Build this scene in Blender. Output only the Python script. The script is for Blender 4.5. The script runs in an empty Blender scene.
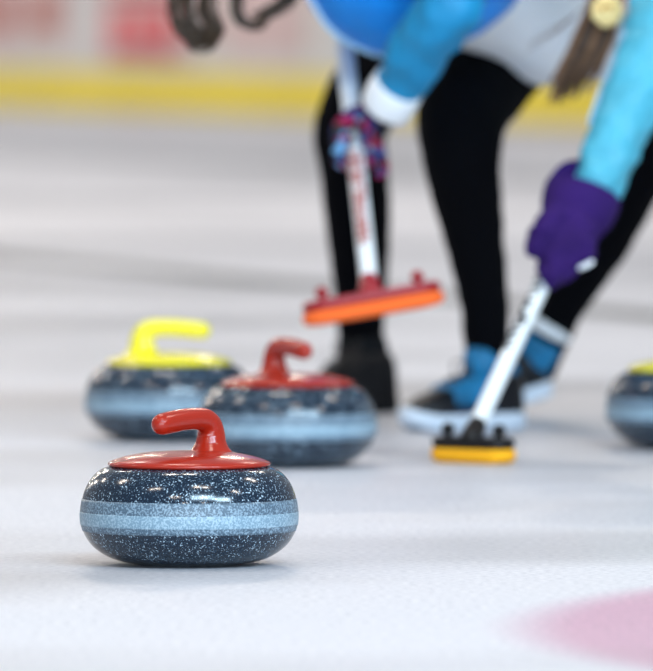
import bpy, bmesh, math, random
from mathutils import Vector, Matrix, noise

random.seed(7)
scene = bpy.context.scene
C = scene.collection

# ---------------------------------------------------------------- camera, world, lights, exposure
F = 9500.0            # focal length in pixels of the 653 px wide frame
H = 0.725             # lens height above the ice (m)
HORIZON = 16.0        # image row of the horizon
cam_data = bpy.data.cameras.new('camera')
cam = bpy.data.objects.new('camera', cam_data)
C.objects.link(cam)
scene.camera = cam
cam.location = (0, 0, H)
cam.rotation_euler = (math.radians(90) - math.atan((335.5 - HORIZON) / F), 0, 0)
cam_data.sensor_fit = 'HORIZONTAL'
cam_data.sensor_width = 36.0
cam_data.lens = F * 36.0 / 653.0
cam_data.clip_start = 0.1
cam_data.clip_end = 400
cam_data.dof.use_dof = True
cam_data.dof.focus_distance = 12.55
cam_data.dof.aperture_fstop = (cam_data.lens / 1000.0) / 0.074

world = bpy.data.worlds.new('hall_light')
scene.world = world
world.use_nodes = True
bg = world.node_tree.nodes['Background']
bg.inputs[0].default_value = (0.86, 0.91, 1.0, 1)
bg.inputs[1].default_value = 0.34


def area(name, loc, target, sx, sy, power, col):
    d = bpy.data.lights.new(name, 'AREA')
    d.shape = 'RECTANGLE'
    d.size, d.size_y = sx, sy
    d.energy = power
    d.color = col
    o = bpy.data.objects.new(name, d)
    C.objects.link(o)
    o.location = loc
    o.rotation_euler = (Vector(target) - Vector(loc)).to_track_quat('-Z', 'Y').to_euler()
    return o


# daylight windows high in the hall wall behind the photographer, to the right
for wx, wl in ((4.4, 7.6), (12.2, 6.0)):
    area('window_daylight', (wx, -2.0, 10.6), (wx * 0.3, 15, 0.2), wl, 2.6, 1500, (0.55, 0.80, 1.0))
# wide low fill light, added unseen behind the photographer to brighten front faces
area('added_front_fill', (2.0, -14.0, 3.0), (0, 15, 0.6), 26, 3.2, 3600, (0.72, 0.88, 1.0))
# rows of warm ceiling lamps along the hall
for ly in (-6, 1, 8, 16, 25, 35, 46, 58, 70, 82):
    for lx in (-7.4, -6.2, -0.2, 1.0, 7.0, 8.2):
        area('ceiling_lamp', (lx - 0.3 * (ly - 12), ly, 8.5), (lx - 0.3 * (ly - 12), ly, 0), 0.55, 0.55, 70 if ly < 30 else (185 if ly < 55 else 250), (1.0, 0.88, 0.76))

scene.view_settings.view_transform = 'Standard'
scene.view_settings.look = 'None'
scene.view_settings.gamma = 1.0
scene.view_settings.use_curve_mapping = False
scene.view_settings.exposure = 0.08


def W(px, py, Y):
    """world point at depth Y that the lens shows at this image position"""
    return Vector(((px - 326.5) * Y / F, Y, H - (py - HORIZON) * Y / F))


# ---------------------------------------------------------------- helpers
def lin(c):
    return tuple(((v / 255.0) / 12.92 if v / 255.0 <= 0.04045 else ((v / 255.0 + 0.055) / 1.055) ** 2.4) for v in c) + (1.0,)


def mat(name, rgb, rough=0.5, spec=0.5, bump=0.0, bscale=60.0, var=0.0, vscale=20.0, metal=0.0, coat=0.0):
    m = bpy.data.materials.new(name)
    m.use_nodes = True
    nt = m.node_tree
    p = nt.nodes['Principled BSDF']
    p.inputs['Base Color'].default_value = lin(rgb)
    p.inputs['Roughness'].default_value = rough
    p.inputs['Specular IOR Level'].default_value = spec
    p.inputs['Metallic'].default_value = metal
    p.inputs['Coat Weight'].default_value = coat
    tc = nt.nodes.new('ShaderNodeTexCoord')
    if bump > 0:
        n = nt.nodes.new('ShaderNodeTexNoise')
        n.inputs['Scale'].default_value = bscale
        n.inputs['Detail'].default_value = 4
        nt.links.new(tc.outputs['Object'], n.inputs['Vector'])
        b = nt.nodes.new('ShaderNodeBump')
        b.inputs['Strength'].default_value = bump
        b.inputs['Distance'].default_value = 0.01
        nt.links.new(n.outputs['Fac'], b.inputs['Height'])
        nt.links.new(b.outputs['Normal'], p.inputs['Normal'])
    if var > 0:
        n = nt.nodes.new('ShaderNodeTexNoise')
        n.inputs['Scale'].default_value = vscale
        n.inputs['Detail'].default_value = 3
        nt.links.new(tc.outputs['Object'], n.inputs['Vector'])
        r = nt.nodes.new('ShaderNodeValToRGB')
        c = lin(rgb)
        r.color_ramp.elements[0].position = 0.3
        r.color_ramp.elements[1].position = 0.7
        r.color_ramp.elements[0].color = tuple(max(0, v * (1 - var)) for v in c[:3]) + (1,)
        r.color_ramp.elements[1].color = tuple(min(1, v * (1 + var)) for v in c[:3]) + (1,)
        nt.links.new(n.outputs['Fac'], r.inputs['Fac'])
        nt.links.new(r.outputs['Color'], p.inputs['Base Color'])
    return m


def link(name, me, m, parent=None, smooth=True):
    o = bpy.data.objects.new(name, me)
    C.objects.link(o)
    if m is not None:
        me.materials.clear()
        me.materials.append(m)
    if smooth:
        me.polygons.foreach_set('use_smooth', [True] * len(me.polygons))
    if parent is not None:
        o.parent = parent
    return o


def thing(name, label, cat, loc=(0, 0, 0), rz=0.0, group=None):
    o = bpy.data.objects.new(name, None)
    o.empty_display_size = 0.05
    C.objects.link(o)
    o.location = loc
    o.rotation_euler = (0, 0, rz)
    o['label'] = label
    o['category'] = cat
    if group:
        o['group'] = group
    return o


def new_mesh(vs, fs, name='mesh'):
    me = bpy.data.meshes.new(name)
    me.from_pydata([tuple(v) for v in vs], [], fs)
    me.update()
    return me


def lathe(profile, seg=96):
    vs, fs = [], []
    n = len(profile)
    for k in range(seg):
        a = 2 * math.pi * k / seg
        for r, z in profile:
            vs.append((r * math.cos(a), r * math.sin(a), z))
    for k in range(seg):
        k2 = (k + 1) % seg
        for i in range(n - 1):
            fs.append((k * n + i, k2 * n + i, k2 * n + i + 1, k * n + i + 1))
    me = new_mesh(vs, fs)
    bm = bmesh.new()
    bm.from_mesh(me)
    bmesh.ops.remove_doubles(bm, verts=bm.verts, dist=1e-6)
    bmesh.ops.recalc_face_normals(bm, faces=bm.faces)
    bm.to_mesh(me)
    bm.free()
    return me


def catmull(pts, sub):
    out = []
    n = len(pts)
    for i in range(n - 1):
        p0 = pts[max(i - 1, 0)]
        p1, p2 = pts[i], pts[i + 1]
        p3 = pts[min(i + 2, n - 1)]
        for k in range(sub):
            t = k / sub
            out.append([0.5 * ((2 * b) + (-a + c) * t + (2 * a - 5 * b + 4 * c - d) * t * t + (-a + 3 * b - 3 * c + d) * t ** 3)
                        for a, b, c, d in zip(p0, p1, p2, p3)])
    out.append(list(pts[-1]))
    return out


def sweep_data(pts, radii, hint=(0, 1, 0), seg=20, sub=6, round_caps=True):
    """closed tube along a smooth path; radii are r or (along hint, across hint)"""
    rows = []
    for p, r in zip(pts, radii):
        ra, rb = (r, r) if not isinstance(r, tuple) else r
        rows.append([p[0], p[1], p[2], ra, rb])
    rows = catmull(rows, sub) if sub > 1 else rows
    P = [Vector(r[:3]) for r in rows]
    R = [(max(r[3], 1e-4), max(r[4], 1e-4)) for r in rows]
    T = []
    for i in range(len(P)):
        t = P[min(i + 1, len(P) - 1)] - P[max(i - 1, 0)]
        T.append(t.normalized() if t.length > 1e-9 else Vector((0, 0, 1)))
    rings = []
    hv = Vector(hint)
    if round_caps:
        for a in (80, 60, 35):
            f = math.cos(math.radians(a))
            off = math.sin(math.radians(a)) * min(R[0])
            rings.append((P[0] - T[0] * off, (R[0][0] * f, R[0][1] * f), T[0]))
    for p, r, t in zip(P, R, T):
        rings.append((p, r, t))
    if round_caps:
        for a in (35, 60, 80):
            f = math.cos(math.radians(a))
            off = math.sin(math.radians(a)) * min(R[-1])
            rings.append((P[-1] + T[-1] * off, (R[-1][0] * f, R[-1][1] * f), T[-1]))
    vs, fs = [], []
    for p, r, t in rings:
        n = hv - t * hv.dot(t)
        if n.length < 1e-3:
            n = t.orthogonal()
        n.normalize()
        b = t.cross(n)
        for k in range(seg):
            a = 2 * math.pi * k / seg
            vs.append(p + n * (math.cos(a) * r[0]) + b * (math.sin(a) * r[1]))
    m = len(rings)
    for i in range(m - 1):
        for k in range(seg):
            k2 = (k + 1) % seg
            fs.append((i * seg + k, i * seg + k2, (i + 1) * seg + k2, (i + 1) * seg + k))
    fs.append(tuple(range(seg - 1, -1, -1)))
    fs.append(tuple(range((m - 1) * seg, m * seg)))
    return vs, fs


def ellipsoid_data(c, r, rot=None, u=20, v=14):
    vs, fs = [], []
    c = Vector(c)
    M = rot if rot is not None else Matrix.Identity(3)
    vs.append(c + M @ Vector((0, 0, r[2])))
    for i in range(1, v):
        th = math.pi * i / v
        for k in range(u):
            ph = 2 * math.pi * k / u
            vs.append(c + M @ Vector((r[0] * math.sin(th) * math.cos(ph), r[1] * math.sin(th) * math.sin(ph), r[2] * math.cos(th))))
    vs.append(c + M @ Vector((0, 0, -r[2])))
    last = len(vs) - 1
    for k in range(u):
        fs.append((0, 1 + k, 1 + (k + 1) % u))
        fs.append((last, 1 + (v - 2) * u + (k + 1) % u, 1 + (v - 2) * u + k))
    for i in range(v - 2):
        for k in range(u):
            a = 1 + i * u
            fs.append((a + k, a + u + k, a + u + (k + 1) % u, a + (k + 1) % u))
    return vs, fs


def box_data(c, s, rot=None):
    c = Vector(c)
    M = rot if rot is not None else Matrix.Identity(3)
    vs = [c + M @ Vector((x * s[0] / 2, y * s[1] / 2, z * s[2] / 2)) for x in (-1, 1) for y in (-1, 1) for z in (-1, 1)]
    fs = [(0, 1, 3, 2), (4, 6, 7, 5), (0, 4, 5, 1), (2, 3, 7, 6), (0, 2, 6, 4), (1, 5, 7, 3)]
    return vs, fs


def join(parts):
    vs, fs = [], []
    for v, f in parts:
        o = len(vs)
        vs += list(v)
        fs += [tuple(i + o for i in q) for q in f]
    return vs, fs


def bevel_mesh(data, w, seg=2):
    me = new_mesh(*data)
    bm = bmesh.new()
    bm.from_mesh(me)
    bmesh.ops.recalc_face_normals(bm, faces=bm.faces)
    bmesh.ops.bevel(bm, geom=list(bm.edges), offset=w, segments=seg, profile=0.6, affect='EDGES')
    bm.to_mesh(me)
    bm.free()
    return me


def fuse(name, parts, voxel, m, parent=None, smooth_it=6, wrinkle=0.0, wscale=18.0):
    """melt overlapping closed shapes into one continuous skin"""
    me = new_mesh(*join(parts))
    bm = bmesh.new()
    bm.from_mesh(me)
    bmesh.ops.recalc_face_normals(bm, faces=bm.faces)
    bm.to_mesh(me)
    bm.free()
    o = bpy.data.objects.new('tmp', me)
    C.objects.link(o)
    r = o.modifiers.new('r', 'REMESH')
    r.mode = 'VOXEL'
    r.voxel_size = voxel
    if smooth_it:
        s = o.modifiers.new('s', 'SMOOTH')
        s.factor = 0.5
        s.iterations = smooth_it
    dg = bpy.context.evaluated_depsgraph_get()
    out = bpy.data.meshes.new_from_object(o.evaluated_get(dg))
    bpy.data.objects.remove(o)
    if wrinkle > 0:
        nor = [v.normal.copy() for v in out.vertices]
        for v, n in zip(out.vertices, nor):
            q = v.co
            h = noise.noise(Vector((q.x * wscale, q.y * wscale, q.z * wscale * 1.6)))
            h += 0.5 * noise.noise(q * wscale * 2.3)
            v.co = q + n * (wrinkle * h)
    return link(name, out, m, parent)


def tube(name, pts, radii, m, parent=None, **kw):
    me = new_mesh(*sweep_data(pts, radii, **kw))
    return link(name, me, m, parent)


# ---------------------------------------------------------------- materials
def granite(name, base, fleck, grey_mix=0.0, rough=0.14, dens=0.60):
    m = bpy.data.materials.new(name)
    m.use_nodes = True
    nt = m.node_tree
    p = nt.nodes['Principled BSDF']
    p.inputs['Roughness'].default_value = rough
    p.inputs['Specular IOR Level'].default_value = 0.6
    tc = nt.nodes.new('ShaderNodeTexCoord')
    n1 = nt.nodes.new('ShaderNodeTexNoise')
    n1.inputs['Scale'].default_value = 400
    n1.inputs['Detail'].default_value = 2.0
    n2 = nt.nodes.new('ShaderNodeTexNoise')
    n2.inputs['Scale'].default_value = 55
    n2.inputs['Detail'].default_value = 3
    for n in (n1, n2):
        nt.links.new(tc.outputs['Object'], n.inputs['Vector'])
    add = nt.nodes.new('ShaderNodeMath')
    add.operation = 'MULTIPLY_ADD'
    add.inputs[1].default_value = 0.25
    nt.links.new(n2.outputs['Fac'], add.inputs[0])
    nt.links.new(n1.outputs['Fac'], add.inputs[2])
    r = nt.nodes.new('ShaderNodeValToRGB')
    e = r.color_ramp.elements
    e[0].position = dens + 0.02
    e[0].color = lin(base)
    e[1].position = dens + 0.19
    e[1].color = lin(fleck)
    mid = r.color_ramp.elements.new(dens + 0.12)
    mid.color = lin(tuple(int(b * 0.75 + f * 0.25) for b, f in zip(base, fleck)))
    nt.links.new(add.outputs[0], r.inputs['Fac'])
    nt.links.new(r.outputs['Color'], p.inputs['Base Color'])
    return m


M_granite = granite('polished_granite', (12, 32, 50), (190, 212, 228), dens=0.63)
M_band_grey = granite('frosted_granite', (76, 98, 116), (138, 162, 180), rough=0.4, dens=0.52)
M_band_pale = granite('pale_struck_granite', (118, 148, 168), (160, 186, 202), rough=0.42, dens=0.50)
M_red = mat('red_plastic', (164, 38, 20), rough=0.2, spec=0.5, coat=0.0)
M_yellow = mat('yellow_plastic', (240, 228, 40), rough=0.25, spec=0.5, coat=0.2)
M_steel = mat('steel', (190, 195, 195), rough=0.3, metal=1.0)
M_black = mat('black_plastic', (9, 9, 13), rough=0.4, spec=0.3)
M_white_plastic = mat('white_pole_lacquer', (232, 240, 244), rough=0.3)
M_pale_pole = mat('pale_grey_pole_lacquer', (205, 215, 225), rough=0.3)
M_ink_black = mat('black_print', (26, 30, 40), rough=0.5)
M_ink_red = mat('red_print', (178, 112, 108), rough=0.5)
M_orange = mat('orange_pad_fabric', (255, 112, 40), rough=0.85, bump=0.3, bscale=300)
M_amber = mat('amber_pad_fabric', (250, 178, 10), rough=0.85, bump=0.3, bscale=300)
M_crimson = mat('crimson_plastic', (150, 18, 34), rough=0.35)
M_leggings = mat('black_leggings_knit', (4, 5, 9), rough=0.9, spec=0.08, bump=0.2, bscale=200)
M_blue = mat('blue_jacket_nylon', (0, 138, 232), rough=0.55, spec=0.35, bump=0.25, bscale=14, var=0.18, vscale=7)
M_teal = mat('teal_blue_sleeve_nylon', (22, 134, 184), rough=0.55, spec=0.35, bump=0.25, bscale=16, var=0.15, vscale=9)
M_cyan = mat('turquoise_sleeve_nylon', (74, 172, 198), rough=0.5, spec=0.4, bump=0.3, bscale=18, var=0.12, vscale=10)
M_piping = mat('pale_blue_piping', (168, 208, 236), rough=0.6)
M_white_cloth = mat('white_cloth', (242, 247, 252), rough=0.8, bump=0.2, bscale=14)
M_purple = mat('purple_fleece', (46, 22, 90), rough=0.9, spec=0.2, bump=0.5, bscale=40, var=0.2, vscale=14)
M_skin = mat('skin', (226, 172, 146), rough=0.5, var=0.05, vscale=25)
M_hair = mat('brown_hair', (84, 58, 40), rough=0.45, var=0.4, vscale=55)
M_hair_dark = mat('dark_brown_hair', (60, 44, 28), rough=0.4, var=0.5, vscale=70)
M_cream = mat('cream_flower_fabric', (242, 216, 150), rough=0.7, var=0.12, vscale=40)
M_gold = mat('golden_flower_heart', (196, 140, 50), rough=0.6)
M_shoe_black = mat('black_leather', (10, 13, 20), rough=0.35, spec=0.4, bump=0.1, bscale=90)
M_shoe_dark = mat('matt_navy_black_leather', (5, 9, 16), rough=0.6, spec=0.15)
M_shoe_navy = mat('navy_mesh', (20, 40, 76), rough=0.7)
M_shoe_blue = mat('bright_blue_shoe_fabric', (8, 112, 160), rough=0.6, bump=0.5, bscale=45, var=0.35, vscale=45)
M_sole = mat('white_rubber', (214, 226, 240), rough=0.55)
M_lace = mat('dark_lace', (48, 44, 44), rough=0.8)
M_eye = mat('eye_white', (235, 232, 228), rough=0.2)
M_iris = mat('brown_iris', (60, 40, 26), rough=0.2)
M_lip = mat('lip', (186, 104, 98), rough=0.45)


def glove_pattern():
    m = bpy.data.materials.new('patterned_knit')
    m.use_nodes = True
    nt = m.node_tree
    p = nt.nodes['Principled BSDF']
    p.inputs['Roughness'].default_value = 0.9
    tc = nt.nodes.new('ShaderNodeTexCoord')
    v = nt.nodes.new('ShaderNodeTexVoronoi')
    v.inputs['Scale'].default_value = 62
    nt.links.new(tc.outputs['Object'], v.inputs['Vector'])
    sep = nt.nodes.new('ShaderNodeSeparateColor')
    nt.links.new(v.outputs['Color'], sep.inputs[0])
    r = nt.nodes.new('ShaderNodeValToRGB')
    r.color_ramp.interpolation = 'CONSTANT'
    e = r.color_ramp.elements
    e[0].position = 0.0
    e[0].color = lin((24, 22, 56))
    e[1].position = 0.30
    e[1].color = lin((168, 28, 84))
    for pos, c in ((0.52, (52, 50, 116)), (0.66, (130, 24, 50)), (0.80, (110, 166, 214)), (0.92, (40, 46, 40))):
        q = e.new(pos)
        q.color = lin(c)
    nt.links.new(sep.outputs[0], r.inputs['Fac'])
    nt.links.new(r.outputs['Color'], p.inputs['Base Color'])
    return m


M_glove = glove_pattern()


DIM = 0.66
ICE = (222, 225, 233)
RING_C = (2.12, 11.20, 0)


def ice_material(name, tint, fade=None):
    m = bpy.data.materials.new(name)
    m.use_nodes = True
    nt = m.node_tree
    p = nt.nodes['Principled BSDF']
    p.inputs['IOR'].default_value = 1.31
    tc = nt.nodes.new('ShaderNodeTexCoord')
    # fine pebble
    n1 = nt.nodes.new('ShaderNodeTexNoise')
    n1.inputs['Scale'].default_value = 95
    n1.inputs['Detail'].default_value = 5
    nt.links.new(tc.outputs['Object'], n1.inputs['Vector'])
    # soft grey shade and reflection bands painted into the colour; roughness follows
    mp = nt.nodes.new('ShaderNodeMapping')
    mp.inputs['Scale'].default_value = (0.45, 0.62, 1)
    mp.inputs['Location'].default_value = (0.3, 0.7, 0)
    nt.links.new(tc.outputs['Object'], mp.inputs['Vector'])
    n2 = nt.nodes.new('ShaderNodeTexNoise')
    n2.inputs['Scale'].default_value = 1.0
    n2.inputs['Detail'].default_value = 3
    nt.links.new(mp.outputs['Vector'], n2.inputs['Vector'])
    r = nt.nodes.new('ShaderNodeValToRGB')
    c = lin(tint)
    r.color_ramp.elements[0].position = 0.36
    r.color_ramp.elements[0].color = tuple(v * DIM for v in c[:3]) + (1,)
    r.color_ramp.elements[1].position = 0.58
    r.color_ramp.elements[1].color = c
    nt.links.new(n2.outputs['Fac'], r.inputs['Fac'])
    mix = nt.nodes.new('ShaderNodeMix')
    mix.data_type = 'RGBA'
    mix.blend_type = 'MULTIPLY'
    mix.inputs['Factor'].default_value = 0.8
    r1 = nt.nodes.new('ShaderNodeValToRGB')
    r1.color_ramp.elements[0].position = 0.3
    r1.color_ramp.elements[0].color = (0.62, 0.64, 0.68, 1)
    r1.color_ramp.elements[1].position = 0.62
    r1.color_ramp.elements[1].color = (1, 1, 1, 1)
    nt.links.new(n1.outputs['Fac'], r1.inputs['Fac'])
    nt.links.new(r.outputs['Color'], mix.inputs['A'])
    nt.links.new(r1.outputs['Color'], mix.inputs['B'])
    if fade:
        # paint bleeds out into the ice over a few centimetres at the ring's edges
        tint2, ctr, r_out, soft = fade
        ln = nt.nodes.new('ShaderNodeVectorMath')
        ln.operation = 'LENGTH'
        sb = nt.nodes.new('ShaderNodeVectorMath')
        sb.operation = 'SUBTRACT'
        sb.inputs[1].default_value = ctr
        nt.links.new(tc.outputs['Object'], sb.inputs[0])
        nt.links.new(sb.outputs['Vector'], ln.inputs[0])
        a1 = nt.nodes.new('ShaderNodeMapRange')
        a1.interpolation_type = 'SMOOTHSTEP'
        a1.inputs['From Min'].default_value = r_out - soft
        a1.inputs['From Max'].default_value = r_out
        nt.links.new(ln.outputs['Value'], a1.inputs['Value'])
        m2 = nt.nodes.new('ShaderNodeMix')
        m2.data_type = 'RGBA'
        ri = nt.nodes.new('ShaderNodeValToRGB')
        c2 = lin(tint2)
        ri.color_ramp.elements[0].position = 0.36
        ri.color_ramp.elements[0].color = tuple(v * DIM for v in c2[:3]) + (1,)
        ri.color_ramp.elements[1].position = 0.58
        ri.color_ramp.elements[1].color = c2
        nt.links.new(n2.outputs['Fac'], ri.inputs['Fac'])
        nt.links.new(ri.outputs['Color'], m2.inputs['B'])
        nt.links.new(a1.outputs['Result'], m2.inputs['Factor'])
        nt.links.new(r.outputs['Color'], m2.inputs['A'])
        nt.links.new(m2.outputs['Result'], mix.inputs['A'])
        nt.links.new(mix.outputs['Result'], p.inputs['Base Color'])
    else:
        nt.links.new(mix.outputs['Result'], p.inputs['Base Color'])
    rr = nt.nodes.new('ShaderNodeMapRange')
    rr.inputs['From Min'].default_value = 0.3
    rr.inputs['From Max'].default_value = 0.7
    rr.inputs['To Min'].default_value = 0.26
    rr.inputs['To Max'].default_value = 0.48
    nt.links.new(n2.outputs['Fac'], rr.inputs['Value'])
    nt.links.new(rr.outputs['Result'], p.inputs['Roughness'])
    b = nt.nodes.new('ShaderNodeBump')
    b.inputs['Strength'].default_value = 0.10
    b.inputs['Distance'].default_value = 0.004
    nt.links.new(n1.outputs['Fac'], b.inputs['Height'])
    nt.links.new(b.outputs['Normal'], p.inputs['Normal'])
    return m


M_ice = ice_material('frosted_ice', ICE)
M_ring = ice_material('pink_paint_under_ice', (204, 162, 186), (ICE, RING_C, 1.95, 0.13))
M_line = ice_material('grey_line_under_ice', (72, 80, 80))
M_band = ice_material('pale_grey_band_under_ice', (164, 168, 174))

# ---------------------------------------------------------------- the setting
# everything in the hall runs along one direction, 18 degrees off the view axis
RINK = Vector((-0.304, 0.953, 0)).normalized()
ACROSS = Vector((RINK.y, -RINK.x, 0))

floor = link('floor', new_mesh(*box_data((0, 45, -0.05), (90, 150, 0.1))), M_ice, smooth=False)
floor['kind'] = 'structure'
floor['label'] = 'frosted white ice sheet of the rink'


def ice_strip(name, through, width, m, t0, t1, label):
    c = Vector(through)
    a, b = c + RINK * t0, c + RINK * t1
    w = ACROSS * (width / 2)
    vs, fs = [], []
    for z in (0.0, 0.0012):
        for q in (a - w, a + w, b + w, b - w):
            vs.append((q.x, q.y, z))
    fs = [(3, 2, 1, 0), (4, 5, 6, 7), (0, 1, 5, 4), (1, 2, 6, 5), (2, 3, 7, 6), (3, 0, 4, 7)]
    o = link(name, new_mesh(vs, fs), m, smooth=False)
    o['kind'] = 'structure'
    o['label'] = label
    return o


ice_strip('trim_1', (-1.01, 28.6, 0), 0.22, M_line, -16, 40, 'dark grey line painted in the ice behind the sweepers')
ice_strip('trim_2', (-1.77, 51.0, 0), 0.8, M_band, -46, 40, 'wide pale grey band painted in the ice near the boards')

# house ring
R0, R1 = 1.22, 1.96
vs, fs = [], []
SEG = 128
for k in range(SEG):
    a = 2 * math.pi * k / SEG
    for r, z in ((R0, 0), (R1, 0), (R1, 0.0003), (R0, 0.0003)):
        vs.append((RING_C[0] + r * math.cos(a), RING_C[1] + r * math.sin(a), z))
for k in range(SEG):
    k2 = (k + 1) % SEG
    for i in range(4):
        j = (i + 1) % 4
        fs.append((k * 4 + i, k2 * 4 + i, k2 * 4 + j, k * 4 + j))
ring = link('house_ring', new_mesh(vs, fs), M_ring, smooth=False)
ring['label'] = 'pink painted house ring under the ice in the near right corner'
ring['category'] = 'ring marking'

# dasher boards: white panels, yellow kick plates, posts, printed adverts
M_board = mat('white_board_plastic', (206, 206, 208), rough=0.35, var=0.03, vscale=2)
M_kick = mat('yellow_kick_plastic', (232, 212, 40), rough=0.35)
M_post = mat('pale_green_white_post', (206, 214, 208), rough=0.4)
M_ad_pink = mat('pale_pink_print', (208, 184, 184), rough=0.4, var=0.10, vscale=2)
M_ad_red = mat('red_print_panel', (214, 50, 62), rough=0.4, var=0.12, vscale=3)
M_ad_rust = mat('rust_print', (176, 104, 92), rough=0.4)
M_ad_dark = mat('dark_red_print', (120, 60, 66), rough=0.4)
ROT = Matrix((ACROSS, RINK, Vector((0, 0, 1)))).transposed()      # local x across, y along
B0 = Vector((-2.63, 76.5, 0))
wall = bpy.data.objects.new('wall_back', None)
C.objects.link(wall)
wall['kind'] = 'structure'
wall['label'] = 'white rink boards with yellow kick plates and printed adverts'


def board_box(name, t, z0, z1, length, depth, thick, m, parent=wall):
    c = B0 + RINK * t + Vector((0, 0, (z0 + z1) / 2)) + ACROSS * depth
    o = link(name, bevel_mesh(box_data((0, 0, 0), (thick, length, z1 - z0)), 0.006, 1), m, parent, smooth=False)
    o.matrix_world = Matrix.Translation(c) @ ROT.to_4x4()
    if parent is not None:
        o.matrix_parent_inverse = Matrix.Identity(4)
        o.location = c
        o.rotation_euler = ROT.to_euler()
    return o


def t_at(px):
    """distance along the boards of the board point the lens shows in this column"""
    k = (px - 326.5) / F
    return (k * B0.y - B0.x) / (RINK.x - k * RINK.y)


PITCH = 2.4
for i in range(-20, 10):
    t = i * PITCH
    board_box('board_panel', t, 0.02, 1.18, PITCH - 0.03, 0.03, 0.06, M_board)
    board_box('kick_plate', t, 0.0, 0.30, PITCH - 0.012, -0.012, 0.03, M_kick)
    board_box('top_rail', t, 1.18, 1.24, PITCH - 0.004, 0.02, 0.10, M_kick)
    board_box('post', t + PITCH / 2, 0.30, 1.18, 0.16, -0.003, 0.03, M_post)


def advert(px0, px1, z0, z1, m, depth=-0.008):
    ta, tb = t_at(px0), t_at(px1)
    return board_box('advert_panel', (ta + tb) / 2, z0, z1, abs(tb - ta), depth, 0.016, m)


advert(-80, 66, 0.46, 1.10, M_ad_pink)
advert(104, 196, 0.40, 1.10, M_ad_pink)
advert(112, 176, 0.44, 0.80, M_ad_red, -0.018)
advert(110, 190, 0.395, 0.435, M_ad_dark, -0.018)
advert(112, 180, 0.86, 0.92, M_ad_dark, -0.018)
for a_, b_ in ((34, 62), (-14, 14)):
    advert(a_, b_, 0.62, 0.90, M_ad_rust, -0.018)
for k in range(5):
    advert(120 + 10 * k, 125 + 10 * k, 0.54, 0.72, M_ad_pink, -0.026)
advert(208, 318, 0.44, 1.10, M_ad_pink)
advert(470, 640, 0.44, 1.10, M_ad_pink)

# ---------------------------------------------------------------- curling stones
body_prof = [(0.0, 0.004), (0.056, 0.004), (0.060, 0.0), (0.066, 0.0), (0.072, 0.0015), (0.090, 0.0045), (0.106, 0.0095), (0.121, 0.018),
             (0.132, 0.028), (0.1395, 0.040), (0.1432, 0.050), (0.1444, 0.060), (0.1440, 0.070), (0.1425, 0.080), (0.1395, 0.091),
             (0.1345, 0.102), (0.127, 0.112), (0.118, 0.1195), (0.108, 0.1235), (0.095, 0.1250), (0.0, 0.1255)]


def prof_r(z):
    for (r0, z0), (r1, z1) in zip(body_prof[5:17], body_prof[6:18]):
        if z0 <= z <= z1:
            return r0 + (r1 - r0) * (z - z0) / (z1 - z0)


def smooth_prof(p, sub=4):
    return [tuple(q) for q in catmull([list(a) for a in p], sub)]


fine = smooth_prof(body_prof[3:20])
me_body = lathe([(0, 0.004), (0.056, 0.004), (0.060, 0.0)] + fine + [(0.0, 0.1255)], 128)


def band_mesh(z0, z1, lift):
    out = []
    n = 12
    out.append((prof_interp(z0) - 0.002, z0))
    for i in range(n + 1):
        z = z0 + (z1 - z0) * i / n
        out.append((prof_interp(z) + lift, z))
    out.append((prof_interp(z1) - 0.002, z1))
    return lathe(out, 128)


def prof_interp(z):
    for (r0, z0), (r1, z1) in zip(fine[:-1], fine[1:]):
        if z0 <= z <= z1 and r1 > 0.1:
            return r0 + (r1 - r0) * (z - z0) / max(z1 - z0, 1e-9)
    return 0.14


me_grey = band_mesh(0.043, 0.084, 0.0003)
me_pale = band_mesh(0.0508, 0.0675, 0.0006)
me_disc = lathe([(0.0, 0.1245), (0.1055, 0.1245), (0.1075, 0.1262), (0.1078, 0.1278), (0.1065, 0.1296), (0.100, 0.1325), (0.088, 0.1362),
                 (0.072, 0.1395), (0.055, 0.1418), (0.035, 0.1432), (0.0, 0.144)], 96)
grip_pts = [(-0.046, 0, 0.1330), (-0.0460, 0, 0.1390), (-0.0460, 0, 0.1450), (-0.0463, 0, 0.1530), (-0.0463, 0, 0.1640), (-0.0425, 0, 0.1740),
            (-0.0325, 0, 0.1812), (-0.0150, 0, 0.1840), (0.012, 0, 0.1838), (0.038, 0, 0.1815), (0.058, 0, 0.1795)]
grip_rad = [(0.034, 0.038), (0.0290, 0.033), (0.0245, 0.0270), (0.0200, 0.0222), (0.0176, 0.0196), (0.0164, 0.0180),
            (0.0154, 0.0158), (0.0146, 0.0142), (0.0141, 0.0140), (0.0143, 0.0142), (0.0136, 0.0136)]
me_grip = new_mesh(*sweep_data(grip_pts, grip_rad, hint=(0, 1, 0), seg=32, sub=8))
me_plate = bevel_mesh(box_data((0, 0, 0), (0.014, 0.008, 0.0024)), 0.0008, 1)
M_stone_mats = {'red': M_red, 'yellow': M_yellow}


def stone(px, s, rz, col, label):
    Y = F / s
    t = thing('curling_stone', label, 'curling stone', ((px - 326.5) / s, Y, 0), rz, 'curling stones on the ice')
    first = stone.count == 0
    b = link('body', me_body if first else me_body.copy(), M_granite, t)
    link('striking_band', me_grey.copy(), M_band_grey, t)
    link('contact_ring', me_pale.copy(), M_band_pale, t)
    g = link('handle_disc', me_disc.copy(), M_stone_mats[col], t)
    h = link('handle_grip', me_grip.copy(), M_stone_mats[col], t)
    pl = link('screw_plate', me_plate.copy(), M_steel, g)
    pl.location = (-0.078, 0.012, 0.1385)
    pl.rotation_euler = (0, math.radians(-11), 0.15)
    t.scale = (1, 1, 1.045)
    stone.count += 1
    return t


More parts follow.
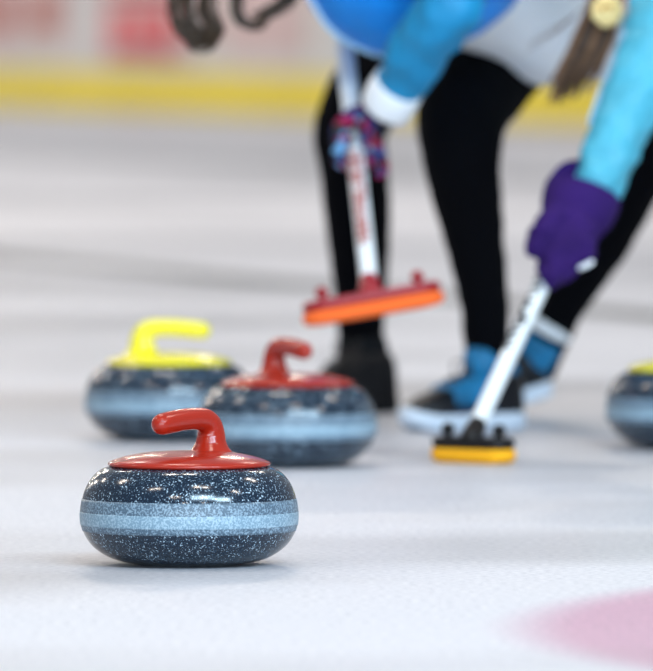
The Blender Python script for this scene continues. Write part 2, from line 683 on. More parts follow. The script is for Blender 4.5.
stone.count = 0
stone(189, 757, math.radians(180 + 52), 'red', 'red-handled grey granite curling stone nearest the camera, in sharp focus')
stone(287.5, 621, math.radians(-62), 'red', 'blurred red-handled curling stone directly behind the nearest stone')
stone(169, 585, math.radians(-4), 'yellow', 'yellow-handled curling stone at the left, behind the two red ones')
stone(692, 596, math.radians(120), 'yellow', 'dark curling stone with yellow handle cut off by the right edge')

# ---------------------------------------------------------------- brooms
def frame_from(axis, hint):
    z = Vector(axis).normalized()
    x = Vector(hint) - z * Vector(hint).dot(z)
    x.normalize()
    y = z.cross(x)
    return Matrix((x, y, z)).transposed()


def strokes_on_pole(A, d, r, t0, step, n, face, m, parent, size, seed, name='lettering'):
    """blurred, unreadable lettering: short bent strokes lying on the pole's surface"""
    rnd = random.Random(seed)
    fr = frame_from(d, face)
    glyphs = [[(0, 0, 0, 1), (0, 0, 1, 0), (0, .5, .8, .5), (0, 1, 1, 1)], [(0, 0, 0, 1), (1, 0, 1, 1), (0, .5, 1, .5)],
              [(0, 0, .5, 1), (.5, 1, 1, 0), (.25, .4, .75, .4)], [(0, 0, 0, 1), (0, 1, 1, 1), (1, 1, 1, .5), (0, .5, 1, .5), (.4, .5, 1, 0)],
              [(0, 0, 0, 1), (0, 1, 1, 0), (1, 0, 1, 1)], [(.5, 0, .5, 1), (0, 1, 1, 1)], [(0, 0, 0, 1), (0, 0, 1, 0)]]
    parts = []
    for i in range(n):
        g = rnd.choice(glyphs)
        for x0, y0, x1, y1 in g:
            # glyph x runs along the pole, glyph y around it
            q = []
            for k in range(5):
                f = k / 4
                al = t0 + i * step + (x0 + (x1 - x0) * f) * size * 0.75
                an = ((y0 + (y1 - y0) * f) - 0.5) * size / r
                loc = fr @ Vector((math.cos(an) * (r + 0.0002), math.sin(an) * (r + 0.0002), al))
                q.append(A + loc)
            mid = (q[2] - A) - d * (q[2] - A).dot(d)
            parts.append(sweep_data(q, [(0.0005, size * 0.20)] * 5, hint=mid, seg=6, sub=1, round_caps=False))
    return link(name, new_mesh(*join(parts)), m, parent)


def broom(A, B, length, r, head_rot, head_len, head_wid, pad_m, body_m, pole_m, label, ink, base, seed, t_txt, step, n, txt, face, grip_from):
    d = (B - A).normalized()
    root = thing('curling_broom', label, 'broom', base)
    off = Vector(base)

    def rel(v):
        return v - off
    n_ = 2
    pole = tube('pole', [rel(A + d * 0.02), rel(A + d * (grip_from)), rel(A + d * length)], [r, r, r], pole_m, root, hint=(1, 0, 0), seg=24, sub=2)
    # darker upper grip sleeve
    tube('pole_grip', [rel(A + d * grip_from), rel(A + d * (length + 0.004))], [r + 0.0012] * 2, M_pale_pole, root, hint=(1, 0, 0), seg=24, sub=2)
    strokes_on_pole(rel(A), d, r, t_txt, step, n, face, ink, pole, txt, seed)
    # socket
    tube('socket', [rel(A - d * 0.012), rel(A + d * 0.006), rel(A + d * 0.022)], [r * 1.3, r * 1.22, r * 1.08], body_m, root, hint=(1, 0, 0), seg=20, sub=3)
    c = rel(A) + head_rot @ Vector((0, 0, -0.014))

    def stadium(L, Wd, z0, z1, inset, belly=0.0):
        out_v, out_f = [], []
        S = 40
        lv = [(z0, inset), (z0 + (z1 - z0) * 0.18, inset * 0.25), (z0 + (z1 - z0) * 0.5, 0), (z0 + (z1 - z0) * 0.85, inset * 0.2), (z1, inset)]
        for z, ins in lv:
            for k in range(S):
                a = 2 * math.pi * k / S
                rr = Wd / 2 - ins
                x = math.cos(a) * rr + (L / 2 - Wd / 2) * (1 if math.cos(a) >= 0 else -1)
                y = math.sin(a) * rr
                zz = z - belly * (1 - (2 * x / L) ** 2) * (1 if z < (z0 + z1) / 2 else 0)
                out_v.append(c + head_rot @ Vector((x, y, zz)))
        for i in range(len(lv) - 1):
            for k in range(S):
                k2 = (k + 1) % S
                out_f.append((i * S + k, i * S + k2, (i + 1) * S + k2, (i + 1) * S + k))
        out_f.append(tuple(range(S - 1, -1, -1)))
        out_f.append(tuple(range((len(lv) - 1) * S, len(lv) * S)))
        return out_v, out_f
    link('head_body', new_mesh(*stadium(head_len * 0.985, head_wid, -0.012, 0.008, 0.006)), body_m, root)
    link('pad', new_mesh(*stadium(head_len * 1.01, head_wid * 1.04, -0.031, -0.009, 0.0085, 0.005)), pad_m, root)
    for sx in (-0.34, 0.34):
        kb = c + head_rot @ Vector((sx * head_len, 0, 0.010))
        up = head_rot @ Vector((0, 0, 1))
        tube('knob', [kb - up * 0.004, kb + up * 0.002, kb + up * 0.005, kb + up * 0.009], [0.0075, 0.0075, 0.0115, 0.0115], body_m, root, hint=(1, 0, 0), seg=16, sub=2)
    return root, d


# broom with the orange pad, lifted off the ice
A1 = W(370, 288, 15.9)
B1 = W(355, 147, 16.25)
rot1 = Matrix.Rotation(math.radians(-9.5), 3, 'Y') @ Matrix.Rotation(math.radians(6), 3, 'Z') @ Matrix.Rotation(math.radians(-4), 3, 'X')
broom1, d1 = broom(A1, B1, 1.28, 0.0150, rot1, 0.240, 0.075, M_orange, M_crimson, M_white_plastic,
                   'curling broom with orange pad and crimson head lifted off the ice', M_ink_red, (A1.x, A1.y, 0), 3, 0.115, 0.0225, 13, 0.021, (-0.1, -1, 0), 0.60)
# broom with the amber pad, pressed on the ice
A2 = W(473.5, 437, 15.40)
B2 = W(566, 232, 15.78)
rot2 = Matrix.Rotation(math.radians(-42), 3, 'Z')
A2.z = 0.0505 - 0.002
broom2, d2 = broom(A2, B2, 1.20, 0.0142, rot2, 0.162, 0.062, M_amber, M_black, M_white_plastic,
                   'curling broom with black head and amber pad pressed on the ice', M_ink_black, (A2.x, A2.y, 0), 8, 0.205, 0.0290, 10, 0.026, (-0.7, -0.71, 0), 0.66)

# ---------------------------------------------------------------- people
def shoe_into(parent, toe, heel, sole_m, upper_m, side_m, tongue_m, pitch=0.0, lift=0.0, width=0.088, top=0.085, lace=True, high=False):
    """a low trainer lofted from heel to toe; toe and heel are ground points (x, y)"""
    toe, heel = Vector(toe), Vector(heel)
    L = (toe - heel).length
    ang = math.atan2(toe.y - heel.y, toe.x - heel.x)
    fr = Matrix.Rotation(ang, 3, 'Z') @ Matrix.Rotation(pitch, 3, 'Y')
    # pivot at the ball of the foot so that a raised heel leaves the toe on the ice
    piv = Vector((L * 0.74, 0, 0))
    org = Vector((heel.x, heel.y, lift))

    def place(v):
        return org + Matrix.Rotation(ang, 3, 'Z') @ (piv + Matrix.Rotation(pitch, 3, 'Y') @ (Vector(v) - piv))

    def half(x):
        pts = [(0, .30), (.04, .60), (.12, .74), (.3, .74), (.5, .80), (.72, 1.0), (.86, .93), (.95, .66), (1.0, .26)]
        for (a, wa), (b, wb) in zip(pts[:-1], pts[1:]):
            if a <= x <= b:
                return (wa + (wb - wa) * (x - a) / (b - a)) * width / 2
        return 0.01

    def crest(x):
        pts = [(0, .92), (.06, 1.0), (.2, .96), (.36, 1.0), (.48, .90), (.62, .78), (.78, .66), (.9, .54), (1.0, .34)]
        for (a, wa), (b, wb) in zip(pts[:-1], pts[1:]):
            if a <= x <= b:
                return (wa + (wb - wa) * (x - a) / (b - a)) * top
        return 0.02

    def loft(x0, x1, n, base, topf, wf, arch=True, seg=14):
        vs, fs = [], []
        for i in range(n + 1):
            x = x0 + (x1 - x0) * i / n
            w = half(min(max(x, 0), 1)) * wf
            zb, zt = base(x), topf(x)
            for k in range(seg + 1):
                a = math.pi * k / seg
                cy = math.cos(a)
                sy = math.sin(a)
                yy = w * (abs(cy) ** 0.6) * (1 if cy > 0 else -1)
                zz = zb + (zt - zb) * (sy ** 0.75 if sy > 0 else 0)
                vs.append(place((x * L, yy, zz)))
        m_ = seg + 1
        for i in range(n):
            for k in range(seg):
                fs.append((i * m_ + k, i * m_ + k + 1, (i + 1) * m_ + k + 1, (i + 1) * m_ + k))
            fs.append((i * m_ + seg, i * m_, (i + 1) * m_, (i + 1) * m_ + seg))
        fs.append(tuple(range(m_ - 1, -1, -1)))
        fs.append(tuple(range(n * m_, (n + 1) * m_)))
        return vs, fs

    sole_h = 0.028
    up = link('shoe', new_mesh(*loft(0.0, 0.985, 26, lambda x: sole_h - 0.004, lambda x: max(crest(x), sole_h + 0.012), 0.96)), upper_m, parent)
    # sole: two layers
    vs, fs = [], []
    N = 28
    lv = [(0.0, 0.94), (0.004, 1.0), (sole_h * 0.55, 1.04), (sole_h, 1.02), (sole_h + 0.002, 0.9)]
    out = []
    for i in range(N + 1):
        x = i / N
        out.append((x, half(x)))
    loop = out + [(x, -h) for x, h in reversed(out)]
    for z, f in lv:
        for x, h in loop:
            spring = 0.012 * max(0, (x - 0.78) / 0.22) ** 2
            vs.append(place(((x - 0.5) * L * (1 + (f - 1) * 0.4) + 0.5 * L, h * f, z + spring)))
    m_ = len(loop)
    for i in range(len(lv) - 1):
        for k in range(m_):
            k2 = (k + 1) % m_
            fs.append((i * m_ + k, i * m_ + k2, (i + 1) * m_ + k2, (i + 1) * m_ + k))
    fs.append(tuple(range(m_ - 1, -1, -1)))
    fs.append(tuple(range((len(lv) - 1) * m_, len(lv) * m_)))
    link('sole', new_mesh(vs, fs), sole_m, up)
    link('mudguard', new_mesh(*loft(0.30, 0.97, 16, lambda x: sole_h - 0.003, lambda x: sole_h + 0.016 + 0.012 * math.sin(x * 5), 1.0)), side_m, up)
    if tongue_m is not None:
        link('instep_cover', new_mesh(*loft(0.30, 0.66, 14, lambda x: sole_h + 0.016, lambda x: max(crest(x), sole_h) + 0.006, 1.0)), tongue_m, up)
    if lace:
        for i in range(4):
            x = 0.44 + i * 0.055
            h = half(x) * 0.80
            z = crest(x) + 0.007
            tube('lace', [place((x * L, -h, z - 0.016)), place((x * L + .006, -h * .4, z)), place((x * L + .006, h * .4, z)), place((x * L, h, z - 0.016))],
                 [0.0022] * 4, M_lace, up, seg=6, sub=3)
        for s in (-1, 1):
            tube('lace', [place((.42 * L, 0, top + .004)), place((.46 * L, s * .012, top + .020)), place((.50 * L, s * .026, top + .018)),
                          place((.50 * L, s * .022, top - .004)), place((.43 * L, 0, top + .002))], [0.0018] * 5, M_lace, up, seg=6, sub=5)
    return up


def head_parts(c, fwd, up, s=1.0):
    f = Vector(fwd).normalized()
    r = f.cross(Vector(up)).normalized()
    u = r.cross(f).normalized()
    Mx = Matrix((f, r, u)).transposed()
    L = lambda x, y, z: Vector(c) + Mx @ Vector((x * s, y * s, z * s))
    parts = [ellipsoid_data(L(-0.008, 0, 0.025), (0.092 * s, 0.074 * s, 0.088 * s), Mx),
             ellipsoid_data(L(0.030, 0, -0.040), (0.056 * s, 0.056 * s, 0.066 * s), Mx),
             ellipsoid_data(L(0.066, 0, -0.086), (0.022 * s, 0.026 * s, 0.018 * s), Mx),
             sweep_data([L(0.078, 0, 0.010), L(0.092, 0, -0.012), L(0.104, 0, -0.030), L(0.092, 0, -0.036)], [0.009 * s, 0.010 * s, 0.013 * s, 0.010 * s], seg=10, sub=3)]
    for sy in (-1, 1):
        parts.append(ellipsoid_data(L(-0.006, sy * 0.075, -0.006), (0.018 * s, 0.009 * s, 0.030 * s), Mx))
    return parts, L, Mx


def face_into(parent, L, Mx, s):
    for sy in (-1, 1):
        e = link('eye', new_mesh(*ellipsoid_data(L(0.067, sy * 0.030, 0.004), (0.012 * s, 0.015 * s, 0.0095 * s), Mx)), M_eye, parent)
        link('iris', new_mesh(*ellipsoid_data(L(0.0768, sy * 0.030, 0.003), (0.0035 * s, 0.006 * s, 0.006 * s), Mx)), M_iris, e)
        tube('eyebrow', [L(0.080, sy * 0.012, 0.024), L(0.080, sy * 0.030, 0.029), L(0.068, sy * 0.047, 0.024)], [.003 * s, .004 * s, .002 * s], M_hair_dark, parent, seg=8, sub=4)
    tube('mouth', [L(0.076, -0.022, -0.062), L(0.085, 0, -0.060), L(0.076, 0.022, -0.062)], [.003 * s, .0065 * s, .003 * s], M_lip, parent, seg=8, sub=5)


def grip_hand(G, axis, wrist, pole_r, fr=0.0105, flip=1, index_down=False):
    """palm and five separate fingers curled around a pole through G"""
    d = Vector(axis).normalized()
    w = (Vector(wrist) - Vector(G))
    w = (w - d * w.dot(d)).normalized()
    u = d.cross(w) * flip
    G = Vector(G)

    def around(ang, rad, al):
        return G + d * al + (w * math.cos(ang) + u * math.sin(ang)) * rad
    parts = []
    R = pole_r + fr * 0.95
    # palm on the wrist side
    parts.append(sweep_data([Vector(wrist), G + w * (R + .034) + d * .006, G + w * (R + 0.010) + u * 0.006], [(0.024, 0.020), (0.034, 0.019), (0.040, 0.014)], hint=d, seg=16, sub=5))
    lens = (1.0, 1.12, 1.05, 0.84)
    for i in range(4):
        al = (1.5 - i) * 0.0205 * -1
        span = math.radians(255) * lens[i]
        if index_down and i == 0:
            parts.append(sweep_data([around(0.3, R + .012, -.02), around(1.0, R + .014, -.045), around(0.9, R + .016, -.075), around(0.7, R + .012, -.100)],
                                    [fr * 1.1, fr * 1.05, fr, fr * .85], hint=w, seg=10, sub=4))
            continue
        q, rr = [], []
        for k in range(7):
            f = k / 6
            a = 0.25 + f * span
            bump = 0.006 * (1 if k in (2, 4) else 0)
            q.append(around(a, R + bump, al + 0.002 * math.sin(k)))
            rr.append(fr * (1.12 - 0.28 * f))
        parts.append(sweep_data(q, rr, hint=d, seg=10, sub=4))
    # thumb leaves the side of the palm and closes the other way
    q = [G + w * (R + .030) + d * .026, around(-0.5, R + .012, .036), around(-1.3, R + .004, .030), around(-2.1, R + .002, .018)]
    parts.append(sweep_data(q, [fr * 1.5, fr * 1.35, fr * 1.15, fr * .9], hint=d, seg=10, sub=5))
    return parts


def hair_strands(roots, paths_fn, n, r, seed):
    rnd = random.Random(seed)
    parts = []
    for i in range(n):
        pts = paths_fn(rnd, i)
        k = len(pts)
        rad = [r * (0.6 + 0.4 * math.sin(math.pi * min(1, (j + 1) / k))) for j in range(k)]
        parts.append(sweep_data(pts, rad, hint=(0, 1, 0), seg=6, sub=5))
    return join(parts)


def rv(rnd, a):
    return Vector((rnd.uniform(-a, a), rnd.uniform(-a, a), rnd.uniform(-a, a)))


# ---- person with the orange broom -------------------------------------------------
p1 = thing('person', 'bent-over person in blue jacket and black leggings lifting the orange-padded broom', 'person', (0, 0, 0))
base1 = W(430, 30, 16.9)
p1.location = (base1.x, base1.y, 0)
O1 = Vector((base1.x, base1.y, 0))


def V1(px, py, Y):
    return W(px, py, Y) - O1


near_leg = [V1(525, 15, 16.88), V1(494, 62, 16.79), V1(464, 110, 16.66), V1(462, 160, 16.60), V1(470, 215, 16.62), V1(482, 285, 16.66), V1(487, 345, 16.70), V1(489, 388, 16.70)]
near_rad = [.098, .092, .083, .070, .058, .046, .041, .037]
far_leg = [V1(515, 5, 17.00), V1(450, 25, 17.10), V1(392, 65, 17.25), V1(352, 122, 17.35), V1(354, 170, 17.38), V1(358, 220, 17.40), V1(360, 275, 17.42), V1(361, 325, 17.42), V1(363, 372, 17.42)]
far_rad = [.095, .090, .080, .068, .064, .061, .052, .044, .042]
torso = [V1(555, 20, 16.88), V1(520, -12, 16.82), V1(460, -42, 16.60), V1(400, -62, 16.38), V1(345, -78, 16.32), V1(312, -88, 16.30)]
torso_r = [(.120, .095), (.135, .115), (.150, .135), (.155, .160), (.120, .120), (.062, .062)]
sh_n, el_n, wr_n = V1(425, -72, 16.20), V1(447, 4, 16.04), V1(385, 108, 16.19)
sh_f, el_f = V1(395, -88, 16.62), V1(376, -30, 16.80)
hand_f = (A1 + d1 * 0.97) - O1
wr_f = hand_f + Vector((0.06, -0.005, 0.03))
G1 = (A1 + d1 * ((B1 - A1).length)) - O1
head_c = V1(262, -92, 16.28)
hp, L1, Mx1 = head_parts(head_c, (-0.75, -0.12, -0.62), (-0.6, 0, 0.8), 0.98)
neck = sweep_data([V1(330, -82, 16.31), V1(300, -92, 16.29), head_c + Vector((0.02, 0, 0.01))], [.055, .048, .046], seg=16)
slim = 0.80
body = [sweep_data(near_leg, [r * slim for r in near_rad]), sweep_data(far_leg, [r * slim for r in far_rad]),
        sweep_data(torso[:-1], [(a * .66, b * .66) for a, b in torso_r[:-1]]),
        sweep_data([sh_n, el_n, wr_n], [.040, .032, .023]), sweep_data([sh_f, el_f, wr_f], [.040, .032, .023]), neck] + hp
b1 = fuse('body', body, 0.0055, M_skin, p1, 3)
face_into(p1, L1, Mx1, 0.98)
fuse('leggings', [sweep_data(near_leg, near_rad), sweep_data(far_leg, far_rad), ellipsoid_data(V1(535, 0, 16.90), (.11, .14, .09))], 0.008, M_leggings, p1, 5, 0.002, 16)
# white shirt hanging out over the hips
fuse('shirt', [sweep_data([V1(455, -36, 16.64), V1(500, -8, 16.74), V1(535, 14, 16.79), V1(568, 28, 16.82), V1(590, 38, 16.84)],
                          [(.165, .122), (.180, .128), (.195, .128), (.175, .108), (.13, .08)], hint=(0, 1, 0))],
     0.008, M_white_cloth, p1, 4, 0.004, 12)
# jacket body and sleeves
fuse('jacket', [sweep_data([V1(458, -44, 16.60), V1(440, -46, 16.54), V1(405, -48, 16.38), V1(365, -58, 16.33), V1(328, -80, 16.31)],
                           [(.150, .115), (.172, .148), (.180, .182), (.170, .158), (.11, .095)], hint=(0, 1, 0))], 0.008, M_blue, p1, 4, 0.004, 10)
sl = sweep_data([sh_n + Vector((-.01, .06, .02)), sh_n, (sh_n + el_n) / 2 + Vector((.012, -.004, 0)), el_n + Vector((.004, 0, 0)), (el_n * .55 + wr_n * .45), el_n * .22 + wr_n * .78],
                [.082, .078, .066, .058, .051, .043])
fuse('sleeve', [sl], 0.006, M_teal, p1, 3, 0.007, 17)
fuse('sleeve', [sweep_data([sh_f, (sh_f + el_f) / 2, el_f, el_f * .5 + wr_f * .5, el_f * .15 + wr_f * .85], [.075, .064, .056, .05, .045])], 0.007, M_teal, p1, 3, 0.003, 22)
tube('sleeve_cuff', [el_n * .24 + wr_n * .76, el_n * .12 + wr_n * .88, el_n * .02 + wr_n * .98], [.045, .047, .045], M_white_cloth, p1, seg=24, sub=4, round_caps=False)
tube('sleeve_cuff', [el_f * .2 + wr_f * .8, el_f * .05 + wr_f * .95], [.043, .040], M_white_cloth, p1, seg=24, sub=4)
tube('jacket_piping', [V1(304, -16, 16.28), V1(312, 2, 16.27), V1(328, 27, 16.28), V1(352, 45, 16.30), V1(390, 57, 16.34), V1(430, 52, 16.42)], [.0042] * 6, M_piping, p1, seg=10, sub=6)
tube('collar', [V1(326, -82, 16.31), V1(311, -86, 16.30)], [.075, .066], M_white_cloth, p1, seg=24, sub=3)
# patterned gloves
fuse('glove', grip_hand(G1, d1, wr_n, 0.0150, fr=0.0130, index_down=True), 0.003, M_glove, p1, 3)
fuse('glove', grip_hand(hand_f, d1, wr_f, 0.0150, fr=0.0112, flip=-1), 0.003, M_glove, p1, 3)
# shoes
def g1(px, Y):
    return ((px - 326.5) * Y / F - O1.x, Y - O1.y)
shoe_into(p1, g1(403, 16.58), g1(520, 16.72), M_sole, M_shoe_black, M_shoe_navy, M_shoe_blue, top=0.098, width=.096)
shoe_into(p1, (g1(306, 17.18)[0], g1(306, 17.18)[1]), g1(388, 17.42), M_shoe_dark, M_shoe_dark, M_shoe_dark, None, top=0.112, width=.10)
# shoe shafts
tube('shoe_shaft', [V1(494, 400, 16.72), V1(487, 380, 16.70), V1(482, 360, 16.69)], [(.038, .046), (.038, .043), (.038, .035)], M_shoe_blue, p1, seg=24, sub=4)
tube('shoe_shaft', [V1(368, 392, 17.40), V1(365, 370, 17.41), V1(362, 345, 17.42)], [(.043, .052), (.045, .050), (.046, .047)], M_shoe_dark, p1, seg=24, sub=4)
# hair: cap on the skull and hanging curls
fuse('hair_cap', [ellipsoid_data(L1(-0.022, 0, 0.042), (.092, .083, .086), Mx1), ellipsoid_data(L1(-0.05, 0, -0.01), (.060, .078, .075), Mx1)], 0.005, M_hair_dark, p1, 2, 0.003, 40)


def curl(start, end, loops, rad, rnd, n=22):
    s, e = start, end
    out = []
    ph = rnd.uniform(0, 6.28)
    for k in range(n):
        f = k / (n - 1)
        p = s.lerp(e, f)
        a = ph + loops * 2 * math.pi * f
        rr = rad * (0.15 + 0.85 * f)
        out.append(p + Vector((math.cos(a) * rr, math.sin(a) * rr, 0.25 * rr * math.sin(a * 2))))
    return out


def curl_set(centre_top, centre_bot, loops, rad, n, r, seed, spread=0.012):
    rnd = random.Random(seed)
    parts = []
    ph0 = rnd.uniform(0, 6)
    for i in range(n):
        rr = random.Random(seed)          # same phase: strands lie together in one lock
        p = curl(centre_top + rv(rnd, spread * 1.6), centre_bot + rv(rnd, spread), loops, rad * rnd.uniform(.75, 1.15), rr)
        parts.append(sweep_data(p, [r] * (len(p) - 3) + [r * .8, r * .6, r * .3], seg=5, sub=2))
    return join(parts)


def hook_set(path, n, r, seed, spread):
    rnd = random.Random(seed)
    parts = []
    for i in range(n):
        d0 = rv(rnd, spread)
        p = [q + d0 * (1.2 - .8 * j / len(path)) + rv(rnd, spread * .25) for j, q in enumerate(path)]
        parts.append(sweep_data(p, [r] * (len(p) - 1) + [r * .4], seg=5, sub=6))
    return join(parts)


HY = 16.22
NY, FY = 16.185, 16.385       # hair falls forward on either side of the face
lock_a = [V1(275, -110, NY + .01), V1(245, -88, NY - .01), V1(212, -52, NY - .01), V1(186, -14, NY), V1(180, 8, NY), V1(187, 27, NY), V1(200, 42, NY), V1(212, 40, NY - .01), V1(215, 27, NY - .02), V1(207, 20, NY - .02)]
lock_b = [V1(285, -95, NY + .005), V1(250, -66, NY - .01), V1(222, -30, NY), V1(207, 2, NY + .01), V1(211, 18, NY + .02), V1(216, 30, NY + .02), V1(208, 40, NY + .02)]
lock_c = [V1(275, -105, FY - .01), V1(250, -70, FY), V1(240, -20, FY), V1(236, 5, FY), V1(243, 21, FY), V1(256, 26, FY), V1(268, 18, FY - .01)]
lock_d = [V1(300, -90, FY - .01), V1(302, -50, FY), V1(296, -16, FY), V1(286, 2, FY), V1(268, 13, FY - .01), V1(256, 16, FY - .01)]
near_curls = [hook_set(lock_a, 44, .0014, 5, .021), hook_set(lock_b, 30, .0014, 6, .019)]
far_curls = [hook_set(lock_c, 20, .0014, 9, .012), hook_set(lock_d, 34, .0016, 11, .014)]
for grp in (near_curls, far_curls):
    link('hair_curls', new_mesh(*join(grp)), M_hair_dark, p1)

# ---- person with the amber broom ---------------------------------------------------
p2 = thing('person', 'person with turquoise sleeve, purple mitten and long brown ponytail sweeping with the amber-padded broom', 'person', (0, 0, 0))
base2 = W(720, 30, 16.7)
p2.location = (base2.x, base2.y, 0)
O2 = Vector((base2.x, base2.y, 0))


def V2(px, py, Y):
    return W(px, py, Y) - O2


fwd_leg = [V2(755, -45, 16.86), V2(712, 30, 16.92), V2(664, 118, 17.00), V2(640, 165, 17.02), V2(606, 232, 17.08), V2(575, 286, 17.12), V2(556, 322, 17.14), V2(536, 372, 17.16)]
fwd_rad = [.095, .085, .066, .058, .054, .044, .039, .036]
back_leg = [V2(790, -40, 16.66), V2(815, 30, 16.55), V2(830, 125, 16.45), V2(850, 240, 16.60), V2(865, 330, 16.72), V2(868, 385, 16.74)]
back_rad = [.095, .085, .064, .054, .040, .036]
torso2 = [V2(795, -20, 16.78), V2(770, -70, 16.72), V2(735, -120, 16.50), V2(702, -160, 16.30), V2(680, -178, 16.22)]
t2_r = [(.13, .11), (.14, .115), (.145, .12), (.12, .10), (.06, .06)]
sh2, el2, wr2 = V2(684, -95, 16.14), V2(655, 45, 15.92), V2(594, 190, 15.80)
sh2f = V2(712, -130, 16.48)
hand2f = (A2 + d2 * 1.08) - O2
wr2f = hand2f + Vector((.06, .01, .02))
el2f = (sh2f + wr2f) / 2 + Vector((.07, .06, -.06))
G2 = (A2 + d2 * 0.50) - O2
head2 = V2(628, -112, 16.18)
hp2, L2, Mx2 = head_parts(head2, (-0.72, -0.10, -0.68), (-0.6, 0, 0.8), 0.98)
neck2 = sweep_data([V2(695, -168, 16.26), V2(665, -150, 16.20), head2 + Vector((.02, 0, .01))], [.055, .047, .045], seg=16)
body2 = [sweep_data(fwd_leg, [r * slim for r in fwd_rad]), sweep_data(back_leg, [r * slim for r in back_rad]),
         sweep_data(torso2[:-1], [(a * .66, b * .66) for a, b in t2_r[:-1]]),
         sweep_data([sh2, el2, wr2], [.040, .031, .022]), sweep_data([sh2f, el2f, wr2f], [.040, .031, .022]), neck2] + hp2
fuse('body', body2, 0.0055, M_skin, p2, 3)
face_into(p2, L2, Mx2, 0.98)
fuse('leggings', [sweep_data(fwd_leg, fwd_rad), sweep_data(back_leg, back_rad), ellipsoid_data(V2(775, -40, 16.76), (.12, .16, .11))], 0.008, M_leggings, p2, 5, 0.002, 16)
fuse('jacket', [sweep_data(torso2[:4] + [V2(690, -172, 16.25)], [(.158, .135), (.165, .135), (.17, .14), (.145, .12), (.07, .07)]), sweep_data([sh2, V2(712, -118, 16.3), sh2f], [.08, .09, .08])],
     0.009, M_cyan, p2, 4, 0.004, 10)
fuse('sleeve', [sweep_data([sh2 + Vector((.03, .05, 0)), sh2, sh2 * .5 + el2 * .5, el2, el2 * .6 + wr2 * .4, el2 * .25 + wr2 * .75, el2 * .03 + wr2 * .97],
                           [.075, .072, .064, .058, .054, .049, .043])], 0.005, M_cyan, p2, 2, 0.0075, 20)
fuse('sleeve', [sweep_data([sh2f, el2f, wr2f], [.070, .056, .044])], 0.007, M_cyan, p2, 3, 0.003, 22)
tube('sleeve_stripe', [V2(628, 20, 15.93), V2(613, 66, 15.90), V2(600, 96, 15.88), V2(589, 122, 15.84)], [.004, .006, .006, .003], M_piping, p2, seg=10, sub=5)
# purple mitten: flared cuff, padded fist with thumb
cw = wr2 + (el2 - wr2).normalized() * 0.005
cdir = Vector((-0.30, 0.02, -0.95)).normalized()
cuff_c = V2(583, 199, 15.78)
ax = (V2(566, 245, 15.76) - V2(596, 186, 15.80)).normalized()
mit = fuse('mitten', [sweep_data([V2(578, 206, 15.78), V2(574, 220, 15.755), V2(565, 244, 15.720), V2(557, 264, 15.690), V2(551, 277, 15.670)],
                           [(.036, .040), (.038, .043), (.046, .054), (.038, .038), (.026, .020)], hint=(0, 1, 0)),
                sweep_data([V2(558, 216, 15.720), V2(543, 232, 15.69), V2(537, 250, 15.685)], [.026, .024, .018]),
                ellipsoid_data(V2(581, 250, 15.705), (.026, .032, .034))], 0.0035, M_purple, p2, 3, 0.006, 32)
tube('mitten_cuff', [V2(584, 190, 15.795), V2(583.5, 191.5, 15.795), V2(580, 203, 15.785), V2(575.5, 217, 15.775), V2(575, 218.5, 15.775)],
     [(.048, .059), (.052, .064), (.054, .065), (.053, .060), (.046, .052)], M_purple, p2, hint=(0, 1, 0), seg=32, sub=4, round_caps=False)
tube('mitten_tag', [V2(580, 268, 15.676), V2(587, 265, 15.674), V2(592, 262, 15.678)], [(.003, .004)] * 3, M_white_cloth, p2, seg=8, sub=3)
fuse('mitten', grip_hand(hand2f, d2, wr2f, 0.0142, fr=0.0125, flip=-1), 0.003, M_purple, p2, 3)
# shoes of the second person
def g2(px, Y):
    return ((px - 326.5) * Y / F - O2.x, Y - O2.y)
shoe_into(p2, g2(438, 17.06), g2(553, 17.16), M_sole, M_shoe_black, M_shoe_navy, M_shoe_blue, pitch=math.radians(14), top=0.10, width=.092)
shoe_into(p2, g2(790, 16.60), g2(892, 16.80), M_sole, M_shoe_black, M_shoe_navy, M_shoe_blue, top=0.10, width=.092)
tube('shoe_shaft', [V2(526, 373, 17.15), V2(533, 360, 17.15), V2(545, 338, 17.14)], [(.040, .038), (.042, .041), (.043, .039)], M_shoe_blue, p2, seg=24, sub=4, round_caps=False)
tube('fleece_collar', [V2(546.5, 335, 17.14), V2(549, 330, 17.14), V2(552, 325, 17.14)], [(.043, .039), (.048, .046), (.043, .039)], M_white_cloth, p2, seg=24, sub=4, round_caps=False)
tube('shoe_shaft', [V2(868, 402, 16.74), V2(867, 366, 16.73)], [(.042, .046), (.044, .042)], M_shoe_blue, p2, seg=24, sub=4)
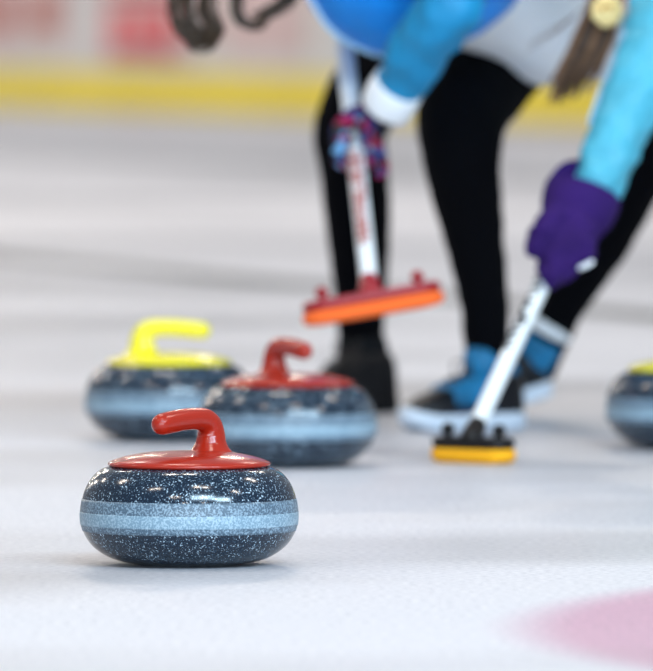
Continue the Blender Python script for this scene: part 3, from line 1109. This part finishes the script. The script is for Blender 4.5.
# hair, ponytail, flower tie
fuse('hair_cap', [ellipsoid_data(L2(-0.022, 0, 0.042), (.092, .083, .086), Mx2), ellipsoid_data(L2(-0.05, 0, -0.01), (.060, .078, .075), Mx2)], 0.005, M_hair, p2, 2, 0.003, 40)
PY = 16.06
rnd = random.Random(21)
M_hair_lo = mat('deep_brown_hair', (52, 36, 26), rough=0.5)
M_hair_hi = mat('light_brown_hair', (128, 92, 62), rough=0.45)
locks = {'ponytail': [], 'dark_locks': [], 'light_locks': []}
for i in range(230):
    key = 'ponytail' if i % 3 == 0 else ('dark_locks' if i % 3 == 1 else 'light_locks')
    u = rnd.uniform(-1, 1)
    if key == 'light_locks':
        u = rnd.choice((-0.85, 0.05, 0.8)) + rnd.uniform(-.16, .16)
    elif key == 'dark_locks':
        u = rnd.choice((-0.4, 0.45)) + rnd.uniform(-.22, .22)
    v = rnd.uniform(-1, 1)
    tipx = 568 + 19 * u + rnd.uniform(-5, 5)
    tipy = 88 + 14 * rnd.uniform(-1, 1) - 7 * u
    pts = [V2(648 + 22 * u, -128, 16.10 + .006 * v), V2(634 + 19 * u, -88, 16.085 + .010 * v), V2(615 + 17 * u, -30, PY + .015 * v), V2(602 + 17 * u, 12, PY + .014 * v), V2(590 + 21 * u, 48, PY + .018 * v), V2(tipx, tipy, PY + .022 * v)]
    locks[key].append(sweep_data(pts, [.0030, .0030, .0030, .0027, .0022, .0006], seg=5, sub=4))
for i in range(6):
    a = rnd.uniform(0, 1)
    pts = [V2(600, -10, PY), V2(580 - 4 * a, 10 + 4 * a, PY - .01), V2(558 - 8 * a, 24 + 14 * a, PY - .02), V2(536 - 10 * a, 30 + 24 * a, PY - .02)]
    locks['ponytail'].append(sweep_data(pts, [.0009, .0008, .0007, .0004], seg=5, sub=5))
for key, mm in (('ponytail', M_hair), ('dark_locks', M_hair_lo), ('light_locks', M_hair_hi)):
    link(key, new_mesh(*join(locks[key])), mm, p2)
fc = V2(607, 11, PY - .045)
fl = []
for k in range(7):
    a = 2 * math.pi * k / 7
    fl.append(ellipsoid_data(fc + Vector((math.cos(a) * .015, .002 * math.sin(3 * a), math.sin(a) * .015)), (.0135, .007, .0135)))
fl.append(ellipsoid_data(fc, (.016, .008, .016)))
ft = fuse('flower_hair_tie', fl, 0.002, M_cream, p2, 2)
for dx, dz in ((-.009, .005), (.006, .008)):
    link('flower_heart', new_mesh(*ellipsoid_data(fc + Vector((dx, -.008, dz)), (.006, .004, .006))), M_gold, ft)
